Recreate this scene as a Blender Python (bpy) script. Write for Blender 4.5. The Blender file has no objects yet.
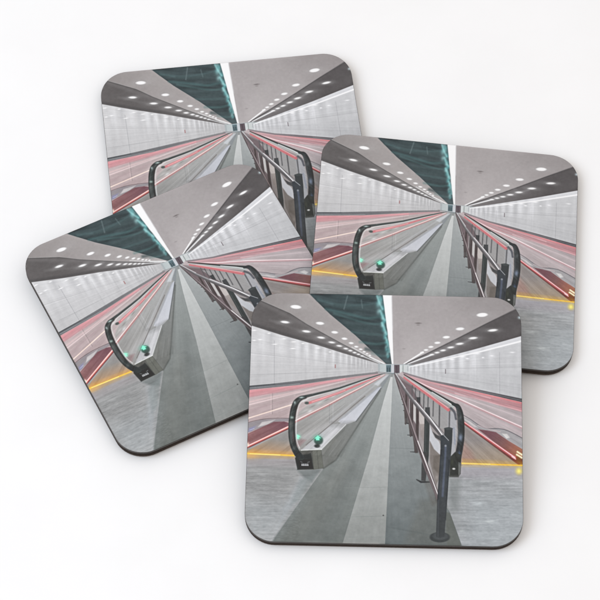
import bpy, math, random
import numpy as np
from mathutils import Matrix, Vector

random.seed(4)
rng = np.random.default_rng(7)
S = 0.1                      # scene units per millimetre (1 unit = 1 cm)
sc = bpy.context.scene
col = sc.collection

# ------------------------------------------------------------------ camera
ELEV, DIST, FPX = 0.9809214344848727, 1045.3732184881837, 2905.745328916216
cam_d = bpy.data.cameras.new("camera")
cam_d.sensor_width = 36.0
cam_d.lens = 36.0 * FPX / 600.0
cam_d.clip_start = 0.5
cam_d.clip_end = 5000
cam = bpy.data.objects.new("camera", cam_d)
col.objects.link(cam)
cpos = Vector((0, -math.cos(ELEV) * DIST * S, math.sin(ELEV) * DIST * S))
cam.location = cpos
cam.rotation_euler = (math.pi / 2 - ELEV, 0, 0)
sc.camera = cam

# ------------------------------------------------------------------ light
world = bpy.data.worlds.new("World")
sc.world = world
world.use_nodes = True
bg = world.node_tree.nodes["Background"]
bg.inputs[0].default_value = (1.0, 0.957, 0.928, 1)
bg.inputs[1].default_value = WORLD_STRENGTH = 0.92

def area(name, loc, target, size, power, color):
    d = bpy.data.lights.new(name, 'AREA')
    d.shape = 'RECTANGLE'
    d.size, d.size_y = size
    d.energy = power
    d.color = color
    o = bpy.data.objects.new(name, d)
    col.objects.link(o)
    o.location = loc
    o.rotation_euler = (Vector(target) - Vector(loc)).to_track_quat('-Z', 'Y').to_euler()
    return o

# a big soft window to the upper left of the table
area("window_light", (-88, -28, 92), (-8, 0, 0), (85, 85), 60000, (0.85, 1.0, 1.18))

sc.view_settings.view_transform = 'Standard'
sc.view_settings.look = 'None'
sc.view_settings.exposure = 0.0
sc.view_settings.gamma = 1.0
sc.render.resolution_x = 1024
sc.render.resolution_y = 1024

# ------------------------------------------------------------------ materials
def new_mat(name):
    m = bpy.data.materials.new(name)
    m.use_nodes = True
    nt = m.node_tree
    return m, nt, nt.nodes["Principled BSDF"]

def table_material():
    m, nt, b = new_mat("white_table")
    tc = nt.nodes.new("ShaderNodeTexCoord")
    n = nt.nodes.new("ShaderNodeTexNoise"); n.inputs["Scale"].default_value = 0.35; n.inputs["Detail"].default_value = 3
    r = nt.nodes.new("ShaderNodeValToRGB")
    r.color_ramp.elements[0].position = 0.3; r.color_ramp.elements[0].color = (0.865, 0.862, 0.858, 1)
    r.color_ramp.elements[1].position = 0.7; r.color_ramp.elements[1].color = (0.885, 0.883, 0.880, 1)
    nt.links.new(tc.outputs["Object"], n.inputs["Vector"])
    nt.links.new(n.outputs["Fac"], r.inputs["Fac"])
    nt.links.new(r.outputs["Color"], b.inputs["Base Color"])
    n2 = nt.nodes.new("ShaderNodeTexNoise"); n2.inputs["Scale"].default_value = 22; n2.inputs["Detail"].default_value = 5
    nt.links.new(tc.outputs["Object"], n2.inputs["Vector"])
    bp = nt.nodes.new("ShaderNodeBump"); bp.inputs["Strength"].default_value = 0.04; bp.inputs["Distance"].default_value = 0.02
    nt.links.new(n2.outputs["Fac"], bp.inputs["Height"])
    nt.links.new(bp.outputs["Normal"], b.inputs["Normal"])
    b.inputs["Roughness"].default_value = 0.75
    b.inputs["Specular IOR Level"].default_value = 0.25
    return m

def print_material():
    m, nt, b = new_mat("glossy_printed_laminate")
    a = nt.nodes.new("ShaderNodeAttribute"); a.attribute_name = "ink"; a.attribute_type = 'GEOMETRY'
    nt.links.new(a.outputs["Color"], b.inputs["Base Color"])
    tc = nt.nodes.new("ShaderNodeTexCoord")
    n = nt.nodes.new("ShaderNodeTexNoise"); n.inputs["Scale"].default_value = 9; n.inputs["Detail"].default_value = 3
    nt.links.new(tc.outputs["Object"], n.inputs["Vector"])
    bp = nt.nodes.new("ShaderNodeBump"); bp.inputs["Strength"].default_value = 0.03; bp.inputs["Distance"].default_value = 0.01
    nt.links.new(n.outputs["Fac"], bp.inputs["Height"])
    nt.links.new(bp.outputs["Normal"], b.inputs["Normal"])
    b.inputs["Roughness"].default_value = 0.28
    b.inputs["Specular IOR Level"].default_value = 0.5
    return m

def board_material():
    m, nt, b = new_mat("dark_brown_hardboard")
    tc = nt.nodes.new("ShaderNodeTexCoord")
    mp = nt.nodes.new("ShaderNodeMapping"); mp.inputs["Scale"].default_value = (1, 1, 6)
    n = nt.nodes.new("ShaderNodeTexNoise"); n.inputs["Scale"].default_value = 7; n.inputs["Detail"].default_value = 6
    r = nt.nodes.new("ShaderNodeValToRGB")
    r.color_ramp.elements[0].position = 0.35; r.color_ramp.elements[0].color = (0.010, 0.0055, 0.0035, 1)
    r.color_ramp.elements[1].position = 0.72; r.color_ramp.elements[1].color = (0.034, 0.020, 0.013, 1)
    nt.links.new(tc.outputs["Object"], mp.inputs["Vector"]); nt.links.new(mp.outputs["Vector"], n.inputs["Vector"])
    nt.links.new(n.outputs["Fac"], r.inputs["Fac"]); nt.links.new(r.outputs["Color"], b.inputs["Base Color"])
    bp = nt.nodes.new("ShaderNodeBump"); bp.inputs["Strength"].default_value = 0.5; bp.inputs["Distance"].default_value = 0.02
    nt.links.new(n.outputs["Fac"], bp.inputs["Height"]); nt.links.new(bp.outputs["Normal"], b.inputs["Normal"])
    b.inputs["Roughness"].default_value = 0.8
    b.inputs["Specular IOR Level"].default_value = 0.2
    return m

def rim_material():
    m, nt, b = new_mat("dark_sealed_rim")
    tc = nt.nodes.new("ShaderNodeTexCoord")
    n = nt.nodes.new("ShaderNodeTexNoise"); n.inputs["Scale"].default_value = 4; n.inputs["Detail"].default_value = 4
    r = nt.nodes.new("ShaderNodeValToRGB")
    r.color_ramp.elements[0].color = (0.020, 0.016, 0.014, 1)
    r.color_ramp.elements[1].color = (0.050, 0.040, 0.036, 1)
    nt.links.new(tc.outputs["Object"], n.inputs["Vector"]); nt.links.new(n.outputs["Fac"], r.inputs["Fac"])
    nt.links.new(r.outputs["Color"], b.inputs["Base Color"])
    b.inputs["Roughness"].default_value = 0.35
    b.inputs["Specular IOR Level"].default_value = 0.35
    return m

def cork_material():
    m, nt, b = new_mat("dark_backing")
    tc = nt.nodes.new("ShaderNodeTexCoord")
    n = nt.nodes.new("ShaderNodeTexVoronoi"); n.inputs["Scale"].default_value = 14
    r = nt.nodes.new("ShaderNodeValToRGB")
    r.color_ramp.elements[0].color = (0.03, 0.018, 0.011, 1)
    r.color_ramp.elements[1].color = (0.075, 0.045, 0.028, 1)
    nt.links.new(tc.outputs["Object"], n.inputs["Vector"]); nt.links.new(n.outputs["Distance"], r.inputs["Fac"])
    nt.links.new(r.outputs["Color"], b.inputs["Base Color"])
    b.inputs["Roughness"].default_value = 0.9
    return m

M_TABLE, M_PRINT, M_BOARD, M_RIM, M_CORK = table_material(), print_material(), board_material(), rim_material(), cork_material()

# ------------------------------------------------------------------ table
def mesh_obj(name, verts, faces, mat, parent=None, smooth=False):
    me = bpy.data.meshes.new(name)
    me.from_pydata(verts, [], faces)
    me.materials.append(mat)
    if smooth:
        me.polygons.foreach_set("use_smooth", [True] * len(me.polygons))
    me.update()
    o = bpy.data.objects.new(name, me)
    col.objects.link(o)
    if parent:
        o.parent = parent
    return o

t = mesh_obj("table_surface", [(-300, -300, 0), (300, -300, 0), (300, 300, 0), (-300, 300, 0)], [(0, 1, 2, 3)], M_TABLE)
t["kind"] = "structure"

# ------------------------------------------------------------------ the printed artwork
# A wide-angle view down a tunnel with moving walkways, drawn shape by shape
# in drawing coordinates (x 243..525, y 291..549) and laid on the coaster face.
W, RC, T = 95.0, 10.5, 3.2
INSET = 0.12
N = 740
H = [2.8177063662950044, -0.2016056124449188, 252.6493195485341, 0.05542362147602166, 2.3845784396543728,
     292.154084488184, -1.2891391951145979e-05, -0.00043927480884855467]

vv = np.linspace(INSET, W - INSET, N)
rr = RC - INSET
dv = np.minimum(vv - INSET, (W - INSET) - vv)
# denser rows near the rounded corners is not needed: rows shrink to follow the arc
short = np.where(dv < rr, rr - np.sqrt(np.maximum(rr ** 2 - (rr - dv) ** 2, 0)), 0)
half = W / 2 - INSET - short
su = np.linspace(-1, 1, N)
U = W / 2 + su[None, :] * half[:, None]
V = np.repeat(vv[:, None], N, 1)
den = H[6] * U + H[7] * V + 1
X = (H[0] * U + H[1] * V + H[2]) / den
Y = (H[3] * U + H[4] * V + H[5]) / den
IMG = np.zeros((N, N, 3))
PXW = 0.36                                   # one grid cell, in drawing units

def smooth_noise(x, y, sx, sy, seed, octaves=3):
    out = np.zeros_like(x); amp = 1.0; tot = 0
    for o in range(octaves):
        g = np.random.default_rng(seed + o).random((64, 64))
        fx = x / sx * 2 ** o; fy = y / sy * 2 ** o
        ix = np.floor(fx).astype(int); iy = np.floor(fy).astype(int)
        tx = fx - ix; ty = fy - iy
        tx = tx * tx * (3 - 2 * tx); ty = ty * ty * (3 - 2 * ty)
        a = g[iy % 64, ix % 64]; b = g[iy % 64, (ix + 1) % 64]
        c = g[(iy + 1) % 64, ix % 64]; d = g[(iy + 1) % 64, (ix + 1) % 64]
        out += amp * ((a * (1 - tx) + b * tx) * (1 - ty) + (c * (1 - tx) + d * tx) * ty)
        tot += amp; amp *= 0.55
    return out / tot - 0.5

def region(x0, x1, y0, y1):
    m = (X >= x0) & (X <= x1) & (Y >= y0) & (Y <= y1)
    if not m.any():
        return None
    r = np.where(m.any(1))[0]; c = np.where(m.any(0))[0]
    return slice(r[0], r[-1] + 1), slice(c[0], c[-1] + 1)

def blend(sl, cov, color, alpha, x, y):
    if callable(color):
        cc = color(x, y)
    else:
        cc = np.array(color, float)
    if callable(alpha):
        alpha = alpha(x, y)
    a = (cov * alpha)[..., None]
    IMG[sl] = IMG[sl] * (1 - a) + cc * a

def poly(pts, color, alpha=1.0, soft=0.6):
    P = np.array(pts, float)
    m = soft + 1
    sl = region(P[:, 0].min() - m, P[:, 0].max() + m, P[:, 1].min() - m, P[:, 1].max() + m)
    if sl is None:
        return
    x = X[sl]; y = Y[sl]
    d = np.full(x.shape, 1e9); ins = np.zeros(x.shape, bool)
    n = len(P)
    for i in range(n):
        ax, ay = P[i]; bx, by = P[(i + 1) % n]
        ex, ey = bx - ax, by - ay
        L = ex * ex + ey * ey + 1e-12
        tt = np.clip(((x - ax) * ex + (y - ay) * ey) / L, 0, 1)
        d = np.minimum(d, (x - ax - tt * ex) ** 2 + (y - ay - tt * ey) ** 2)
        cr = ((ay > y) != (by > y))
        with np.errstate(divide='ignore', invalid='ignore'):
            xi = ex * (y - ay) / (ey if ey != 0 else 1e-12) + ax
        ins ^= cr & (x < xi)
    sd = np.sqrt(d) * np.where(ins, 1, -1)
    blend(sl, np.clip(0.5 + sd / soft, 0, 1), color, alpha, x, y)

def line(pts, w, color, alpha=1.0, soft=0.6):
    """polyline; w is a width or a list of widths, one per point"""
    P = np.array(pts, float)
    ws = np.array(w if hasattr(w, '__len__') else [w] * len(P), float)
    m = ws.max() / 2 + soft + 1
    sl = region(P[:, 0].min() - m, P[:, 0].max() + m, P[:, 1].min() - m, P[:, 1].max() + m)
    if sl is None:
        return
    x = X[sl]; y = Y[sl]
    cov = np.zeros(x.shape)
    for i in range(len(P) - 1):
        ax, ay = P[i]; bx, by = P[i + 1]
        ex, ey = bx - ax, by - ay
        L = ex * ex + ey * ey + 1e-12
        tt = np.clip(((x - ax) * ex + (y - ay) * ey) / L, 0, 1)
        dd = np.sqrt((x - ax - tt * ex) ** 2 + (y - ay - tt * ey) ** 2)
        hw = (ws[i] * (1 - tt) + ws[i + 1] * tt) / 2
        so = np.minimum(soft, 4)
        c = np.clip(0.5 + (hw - dd) / so, 0, 1) * np.clip(2 * hw / (so * 0.5) , 0, 1)
        cov = np.maximum(cov, c)
    blend(sl, cov, color, alpha, x, y)

def curve(pts, n=8):
    """Catmull-Rom through the points"""
    P = [np.array(p, float) for p in pts]
    P = [2 * P[0] - P[1]] + P + [2 * P[-1] - P[-2]]
    out = []
    for i in range(1, len(P) - 2):
        for k in range(n):
            t_ = k / n
            out.append(0.5 * ((2 * P[i]) + (P[i + 1] - P[i - 1]) * t_ + (2 * P[i - 1] - 5 * P[i] + 4 * P[i + 1] - P[i + 2]) * t_ ** 2
                              + (3 * P[i] - P[i - 1] - 3 * P[i + 1] + P[i + 2]) * t_ ** 3))
    out.append(P[-2])
    return [tuple(p) for p in out]

def interp_w(ws, n=8):
    o = []
    for i in range(len(ws) - 1):
        for k in range(n):
            o.append(ws[i] + (ws[i + 1] - ws[i]) * k / n)
    o.append(ws[-1])
    return o

def spot(cx, cy, rx, ry, color, alpha=1.0, power=2.0, rot=0.0):
    """soft elliptical patch"""
    m = max(rx, ry) * 2.6 + 1
    sl = region(cx - m, cx + m, cy - m, cy + m)
    if sl is None:
        return
    x = X[sl] - cx; y = Y[sl] - cy
    c, s = math.cos(rot), math.sin(rot)
    q = ((x * c + y * s) / rx) ** 2 + ((-x * s + y * c) / ry) ** 2
    blend(sl, np.exp(-q ** (power / 2)), color, alpha, X[sl], Y[sl])

def disc(cx, cy, rx, ry, color, alpha=1.0, soft=0.7, rot=0.0):
    m = max(rx, ry) + soft + 1
    sl = region(cx - m, cx + m, cy - m, cy + m)
    if sl is None:
        return
    x = X[sl] - cx; y = Y[sl] - cy
    c, s = math.cos(rot), math.sin(rot)
    q = np.sqrt(((x * c + y * s) / rx) ** 2 + ((-x * s + y * c) / ry) ** 2)
    blend(sl, np.clip(0.5 + (1 - q) * min(rx, ry) / soft, 0, 1), color, alpha, X[sl], Y[sl])

def grad(c0, c1, p0, p1):
    """linear gradient between two colours along p0 -> p1"""
    c0 = np.array(c0, float); c1 = np.array(c1, float)
    dx, dy = p1[0] - p0[0], p1[1] - p0[1]
    L = dx * dx + dy * dy
    def f(x, y):
        tt = np.clip(((x - p0[0]) * dx + (y - p0[1]) * dy) / L, 0, 1)[..., None]
        return c0 * (1 - tt) + c1 * tt
    return f

def fade(p0, p1):
    dx, dy = p1[0] - p0[0], p1[1] - p0[1]
    L = dx * dx + dy * dy
    return lambda x, y: np.clip(1 - ((x - p0[0]) * dx + (y - p0[1]) * dy) / L, 0, 1)

VPX, VPY = 391.0, 367.5
def lerp(a, b, t_):
    return (a[0] + (b[0] - a[0]) * t_, a[1] + (b[1] - a[1]) * t_)

#DRAW-BEGIN
# ---- base tone
IMG[:] = (165, 165, 165)
# ---- floor
poly([(230, 452), (300, 440), (391, 372), (470, 440), (540, 462), (540, 560), (230, 560)], (150, 153, 153))
# left walkway glass side / gully beyond the pedestal
poly([(296, 455), (296.7, 420), (330, 404.5), (363, 386.7), (387, 374), (391, 374), (330, 470), (323, 468), (302, 450)],
     grad((158, 157, 155), (178, 180, 180), (300, 440), (385, 375)))
# dark carpet lane
poly([(272.5, 541), (323.5, 468), (345, 447), (356, 428), (381, 388), (389, 374), (391.2, 374), (383.3, 401.7), (369.2, 455), (342.3, 545), (270, 545)],
     grad((118, 123, 121), (160, 165, 164), (330, 540), (388, 376)))
poly([(323, 468), (345, 452), (372, 404), (388, 376), (385, 376), (345, 440)], (112, 114, 112), 0.35, 4)
poly([(272, 545), (310, 495), (345, 455), (352, 470), (318, 545)], (132, 133, 128), 0.25, 14)
poly([(300, 545), (330, 500), (362, 440), (366, 445), (330, 545)], (104, 110, 110), 0.25, 10)
# pale stripe
poly([(342.3, 545), (369.2, 455), (383.3, 401.7), (390.6, 377), (392.8, 377), (391.8, 401), (389.2, 455), (385, 545)],
     grad((147, 150, 148), (205, 208, 207), (362, 545), (391, 378)))
# right lane
poly([(385, 545), (389.2, 455), (391.8, 401), (392.8, 376), (394, 374), (397, 380), (408, 415), (425, 462), (440, 498), (452, 515), (463, 548)],
     grad((110, 117, 118), (172, 176, 176), (405, 540), (393, 380)))
poly([(404, 545), (420, 500), (440, 498), (463, 548)], (112, 114, 110), 0.5, 8)
line([(343, 488), (389, 487)], 0.7, (140, 146, 144), 0.35)
line([(348, 517), (387, 516)], 0.7, (140, 146, 144), 0.5)
line([(345, 537), (386, 537)], 0.7, (140, 146, 144), 0.5)
line([(390, 448), (436, 449)], 0.6, (100, 106, 106), 0.25)
line([(388, 527), (436, 536)], 1.2, (95, 102, 102), 0.3, 1.6)
disc(383.3, 515.4, 0.8, 0.7, (95, 95, 95), 0.9)
# ---- left plank floor
def planks(seed, base):
    b = np.array(base, float)
    def f(x, y):
        n = smooth_noise(x, y, 22, 1.5, seed, 3) * 34 + smooth_noise(x, y, 60, 30, seed + 9, 2) * 26
        return np.clip(b + n[..., None], 0, 255)
    return f
poly([(230, 454), (296, 455.5), (297, 470), (323.5, 468.5), (272.5, 539), (270, 560), (230, 560)], planks(21, (165, 166, 166)), 1, 0.8)
poly([(243, 500), (300, 500), (285, 522), (272, 541), (243, 541)], (172, 180, 184), 0.35, 22)
poly([(300, 476), (308, 479), (300, 495), (284, 518), (276, 530), (284, 508)], (172, 178, 182), 0.45, 4)
poly([(297, 470), (322, 468.5), (312, 482), (304, 478)], (112, 120, 120), 0.6, 3)
poly([(300, 480), (318, 473), (300, 500), (290, 505)], (138, 146, 146), 0.5, 3)
poly([(230, 452), (296, 455), (296, 466), (230, 466)], (164, 156, 158), 0.5, 7)
# ---- right plank floor
poly([(448, 476), (461, 474), (461.7, 463), (522, 465), (540, 466), (540, 560), (463, 560), (461.7, 545), (450, 513), (446, 500)],
     planks(33, (164, 167, 169)), 1, 0.8)
poly([(470, 500), (530, 500), (530, 550), (464, 550)], (182, 190, 194), 0.4, 22)
poly([(455, 465), (530, 466), (530, 478), (455, 478)], (172, 165, 172), 0.5, 7)
spot(479, 503.5, 5, 1.6, (205, 212, 214), 0.6)
spot(490, 521.5, 6, 1.4, (208, 214, 214), 0.6)
spot(462, 531, 3, 1.2, (200, 206, 206), 0.5)
poly([(448, 477), (461, 477), (458, 510), (450, 512)], (120, 125, 124), 0.45, 6)
poly([(446, 512), (450, 513), (462, 547), (447, 548)], (108, 112, 108), 0.85, 1)
# ---- left lanes of the far walkway (pink haze)
poly([(230, 396), (248, 390), (300, 385), (345, 378.5), (385, 371.5), (388, 373.5), (363, 387), (296.7, 420), (240, 452), (230, 452)],
     grad((196, 177, 177), (188, 182, 181), (248, 400), (385, 373)))
poly([(240, 410), (248, 408), (291, 396), (291, 425), (240, 440)], (186, 166, 167), 0.7, 10)
line([(272.5, 392), (272.5, 414)], 0.7, (150, 140, 140), 0.5)
line([(271, 392), (271, 414)], 0.8, (225, 200, 200), 0.3)
line([(340, 388), (340, 379)], 0.6, (160, 150, 150), 0.3)
# pink light ribbon under the wall
poly([(240, 390.5), (248, 389.8), (300, 385), (335, 380), (375, 373.2), (385, 372), (378, 374.5), (345, 380.5), (306, 388), (248, 397.5), (240, 398.5)],
     grad((228, 138, 146), (206, 150, 156), (248, 393), (380, 373)), 0.88, 1.8)
line([(246, 392), (300, 385.8), (345, 379)], 1.5, (245, 150, 158), 0.8, 1.4)
line([(246, 396.8), (306, 387.6)], 1.2, (190, 150, 155), 0.3, 1.5)
for (a, b, w, c, al) in (((240, 407), (345, 381), 0.9, (245, 215, 215), 0.55), ((240, 404), (300, 391), 1.2, (240, 190, 190), 0.35),
                         ((240, 414), (296, 397), 1.2, (186, 160, 165), 0.4), ((296, 395), (370, 376.5), 1.2, (176, 160, 160), 0.6),
                         ((240, 400.5), (300, 390), 0.8, (190, 160, 165), 0.4)):
    line([a, b], w, c, al, 0.9)
line([(240, 420.5), (248.3, 418.2), (291.7, 404.7)], 1.1, (252, 226, 214), 0.95, 0.9)
line([(306, 398), (332, 390)], 0.8, (250, 225, 220), 0.5, 0.9)
# comb plate of the left walkway
poly([(240, 425), (262, 419.5), (291, 418.3), (291, 420.8), (276, 422.5), (250, 431.5), (240, 436)], (158, 152, 156), 1, 0.9)
poly([(262, 422), (275, 419.8), (268, 424.3), (258, 427)], (205, 200, 200), 0.9, 1.2)
poly([(249, 428), (256, 426), (252, 431), (248, 432)], (128, 132, 176), 0.55, 1.8)
line([(250, 430), (254, 428.5)], 0.6, (205, 205, 225), 0.6, 1.0)
line(curve([(240, 426), (250, 422), (263, 419.2), (276, 418.2), (291, 418.3)]), 0.7, (118, 108, 112), 0.75)
poly([(240, 440), (247, 434), (262, 427), (274, 421.8), (284, 421.5), (291, 423.5), (291, 426), (248.5, 446), (240, 450)],
     grad((162, 104, 104), (138, 84, 96), (248, 440), (285, 424)), 1, 1.0)
# left red light rail, continues behind the loop
line([(247.5, 447.6), (291, 427.3)], 1.6, (140, 62, 62), 0.9, 1.0)
line([(247.5, 446.3), (291, 425.6)], 1.9, (244, 120, 112), 1, 0.9)
line([(247.5, 446.0), (291, 425.3)], 0.9, (255, 224, 216), 1, 0.8)
spot(247.6, 444.5, 1.4, 2.2, (255, 235, 215), 0.9)
# floor of the left gap + yellow line
poly([(246, 453.5), (252, 448), (291, 429), (292.5, 445), (294, 455.5)], grad((186, 150, 116), (150, 148, 146), (270, 455), (272, 438)), 1, 1.2)
spot(250, 455, 9, 4, (236, 176, 92), 0.45)
poly([(246, 449.5), (295, 452), (295, 458.5), (246, 458)], (232, 178, 92), 0.35, 3)
line([(244, 453.3), (294, 455.6)], 1.4, (255, 205, 92), 1, 1.2)
line([(250, 453.7), (280, 455)], 0.6, (255, 238, 170), 0.9, 0.8)
# ---- lane behind the loop glass
line([(292, 423.5), (330, 404.2), (340, 398.6), (363, 386.7), (384, 375)], 2.0, (206, 120, 120), 0.75, 1.1)
line([(292, 422.4), (330, 403.4), (340, 398), (363, 386.2), (384, 374.8)], 0.8, (255, 232, 226), 0.95, 0.8)
poly([(299, 412), (309, 404), (345, 392), (376, 377.5), (363, 385.5), (330, 401), (298, 417)], (176, 174, 172), 0.9, 1)
for k in range(9):
    q = rng.random()
    a = lerp((302, 415), (372, 379), 0.05 + 0.1 * k)
    spot(a[0], a[1] - 2 - q * 1.5, 4 * (1 - 0.09 * k), 0.8, (130, 128, 126) if k % 2 else (215, 213, 212), 0.5, rot=-0.45)
spot(310, 411, 3, 1.2, (220, 222, 222), 0.7, rot=-0.5)
line([(297, 444), (330, 423), (352, 404), (386, 375.5)], 5, (170, 170, 170), 0.45, 4)
poly([(298, 444), (340, 412), (372, 386), (386, 375.5), (372, 391), (330, 424), (302, 447)], (150, 150, 149), 0.35, 3)
poly([(300, 437), (330, 420), (350, 405), (350, 410), (332, 424), (305, 441)], (185, 184, 184), 0.5, 3)
line([(329.5, 404), (329.5, 423)], 0.7, (140, 140, 142), 0.45)
line([(333, 403), (333, 421)], 0.6, (196, 196, 198), 0.4)
# ---- pedestal deck
poly([(338, 421.5), (345, 417), (363, 401.5), (378, 388), (381, 386.6), (380.5, 388.5), (370, 404), (356, 422), (348, 424.8), (343, 425)],
     grad((204, 206, 212), (196, 200, 208), (345, 422), (380, 387)), 0.95, 1.0)
poly([(301, 450.3), (331, 424.5), (347, 423), (352, 421), (356, 421.5), (345.5, 424.5), (321.5, 449.4)], (190, 191, 193), 1, 0.9)
poly([(318, 449), (345, 424), (340, 425), (312, 448)], (214, 214, 217), 0.6, 1.5)
line([(306, 445), (331, 424.5), (365, 396)], 0.9, (122, 118, 118), 0.75, 0.8)
line([(340, 420), (378, 388)], 1.2, (172, 176, 186), 0.6, 1.2)
line([(384, 378), (330, 421)], 1.5, (188, 190, 192), 0.6, 1.4)
# far end of the deck
poly([(380, 384), (389, 374.5), (391, 374.5), (382, 388.5)], (142, 148, 152), 0.7, 1.2)
poly([(374, 384), (386, 375.2), (388.5, 375.2), (378, 386)], (206, 210, 214), 0.75, 1.2)
poly([(330, 421), (356, 421), (352, 425), (343, 428), (330, 427)], (128, 130, 130), 0.32, 3)
# side of the deck
poly([(321, 449.4), (346, 424.6), (356, 421), (380.8, 388), (381.5, 389.5), (350, 438), (335, 461), (325.5, 467.8), (322.5, 468.5)],
     grad((122, 124, 121), (148, 151, 151), (322, 460), (378, 392)), 1, 0.9)
line([(321.5, 449.2), (345.8, 424.6)], 0.8, (218, 220, 220), 0.8, 0.7)
line([(356, 421.5), (381, 388.3)], 0.9, (96, 100, 102), 0.7, 0.9)
line([(335, 440), (323, 453)], 3, (146, 147, 143), 0.5, 3)
line([(323.5, 468.3), (336, 460), (350, 438), (380, 391)], 1.4, (96, 100, 98), 0.6, 1.3)
# pedestal front
poly([(300, 450), (313, 449.6), (321.3, 449.2), (323.5, 468.2), (313.5, 469.6), (297.5, 469.6)], (96, 98, 94), 1, 0.8)
poly([(312.5, 450.5), (321, 449.6), (323.3, 467.8), (314, 469.4)], (112, 114, 108), 1, 0.8)
line([(317, 451), (318.6, 468.5)], 0.8, (94, 96, 92), 0.6)
poly([(297.5, 455), (311, 452.8), (313.6, 469), (297.4, 469.8), (295, 458)], (60, 63, 63), 1, 1.0)
poly([(298.3, 460.5), (300.5, 459.5), (311, 459.5), (312.3, 468), (299, 468.6)], (46, 48, 50), 1, 0.8)
for k, x0 in enumerate((301.9, 303.1, 304.2, 305.5, 306.6, 307.8)):
    line([(x0, 464.0), (x0 + 0.1, 465.4)], 0.75, (206, 208, 209) if k % 2 else (186, 188, 190), 0.9, 0.7)
line([(301.6, 465.2), (308.3, 465.4)], 0.5, (200, 202, 203), 0.7, 0.7)
line([(300.6, 461.6), (302.2, 462.3)], 0.7, (128, 130, 130), 0.7); line([(307.6, 462.4), (309.4, 461.8)], 0.8, (134, 136, 136), 0.7)
poly([(297, 452.5), (312, 450.5), (312.5, 453), (298, 456)], (98, 98, 95), 0.8, 1.4)
line([(301, 450.2), (321.4, 449.3)], 1.0, (222, 224, 222), 0.9, 0.8)
# lamps
disc(318.6, 440.6, 4.5, 4.3, (84, 98, 94), 1, 1.6)
disc(317.2, 446, 2.9, 1.8, (62, 66, 66), 0.9, 1.2)
spot(317.5, 438, 4, 3, (92, 190, 160), 0.75)
poly([(317.8, 435.3), (321, 438.2), (319.2, 438.2), (319.4, 440.2), (316, 440.2), (316, 438.6), (314.6, 438.4)], (150, 255, 214), 1, 0.9)
poly([(296.5, 441), (301, 439), (306, 440), (300, 446), (297, 447)], (150, 110, 112), 0.5, 2.5)
spot(298.2, 436.8, 2.6, 2.6, (140, 220, 190), 0.7)
poly([(296.8, 434.3), (300.3, 436.4), (298.8, 437.2), (298.6, 439), (296.7, 438.8)], (160, 250, 210), 1, 0.9)
# ---- left hand rail
line([(306, 401), (340, 391.2), (375, 378.2), (384, 374.5)], 1.2, (200, 190, 190), 0.9, 0.9)
line([(309, 403), (340, 392.4), (363, 382.7), (380, 375.8)], [2.6, 2.2, 1.5, 0.8], (232, 118, 124), 0.95, 1.0)
line([(312, 402), (345, 390.4)], 0.9, (250, 176, 176), 0.8, 0.8)
line([(303, 401.5), (311, 396.9), (330, 391.8), (340, 389.2), (363, 381), (384, 373.5)], [1.2, 1.0, 1.0, 0.9, 0.8, 0.6], (208, 212, 210), 0.85, 0.8)
line([(301, 397.6), (310, 395.4), (330, 390.6), (340, 387.9), (363, 380), (385, 373)], [3.4, 2.6, 2.0, 1.9, 1.4, 0.8], (84, 88, 88), 1, 0.8)
line([(312, 393.9), (340, 387), (363, 379.2)], 0.7, (150, 152, 152), 0.5, 0.7)
disc(306.8, 403, 2.2, 1.4, (96, 102, 100), 1, 0.9)
hp = [(305.5, 397.2), (300.6, 398.4), (296.2, 402.5), (293.6, 409.5), (292.2, 418), (291.6, 428), (292, 438), (293.8, 446.5), (297, 453), (301, 457.5)]
hw = [2.8, 4.6, 6.0, 6.2, 6.3, 6.6, 6.6, 6.4, 6.4, 6.0]
line(curve([(304, 400.2), (300.5, 403), (298, 409), (296.8, 418), (296.2, 430), (297, 441), (299.5, 448)]), 0.9, (206, 208, 206), 0.8, 0.8)
line(curve(hp), interp_w(hw), (66, 71, 71), 1, 0.9)
line(curve([(300, 399.5), (294.5, 405), (291.4, 414), (290.2, 428), (291.2, 441), (295, 451)]), 1.3, (92, 97, 96), 0.7, 1.3)
line(curve([(297, 406), (295.2, 414), (294.2, 428), (295, 441)]), 1.4, (46, 50, 51), 0.6, 1.4)
spot(301.5, 397.4, 2.4, 0.9, (196, 212, 208), 0.85, rot=-0.1)
spot(294.8, 402.6, 1.0, 1.5, (176, 190, 188), 0.8)
spot(291.9, 417.5, 1.8, 1.3, (178, 196, 190), 0.85)
spot(290.9, 424, 1.9, 3.2, (106, 108, 106), 0.6)
spot(292, 434, 1.3, 5, (112, 118, 118), 0.5)
spot(293.3, 437, 1.0, 4, (120, 84, 84), 0.35)
poly([(293, 449), (300, 452), (304, 458), (298, 459), (294.5, 455)], (58, 62, 63), 0.8, 1.4)

# ---- left wall
poly([(235, 322), (250, 325), (281.7, 335), (320, 345.8), (340, 352.2), (378, 363.4), (387, 365), (387, 371.8), (375, 372.3), (340, 376.8), (270, 384.9), (235, 388.6)],
     lambda x, y: np.clip(np.array([205., 205., 206.]) + ((y - 350) * -0.14)[..., None] + (smooth_noise(x, y, 9, 40, 50, 2) * 10)[..., None]
                          - (np.clip((x - 340) / 45, 0, 1) * 8)[..., None], 0, 255))
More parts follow.
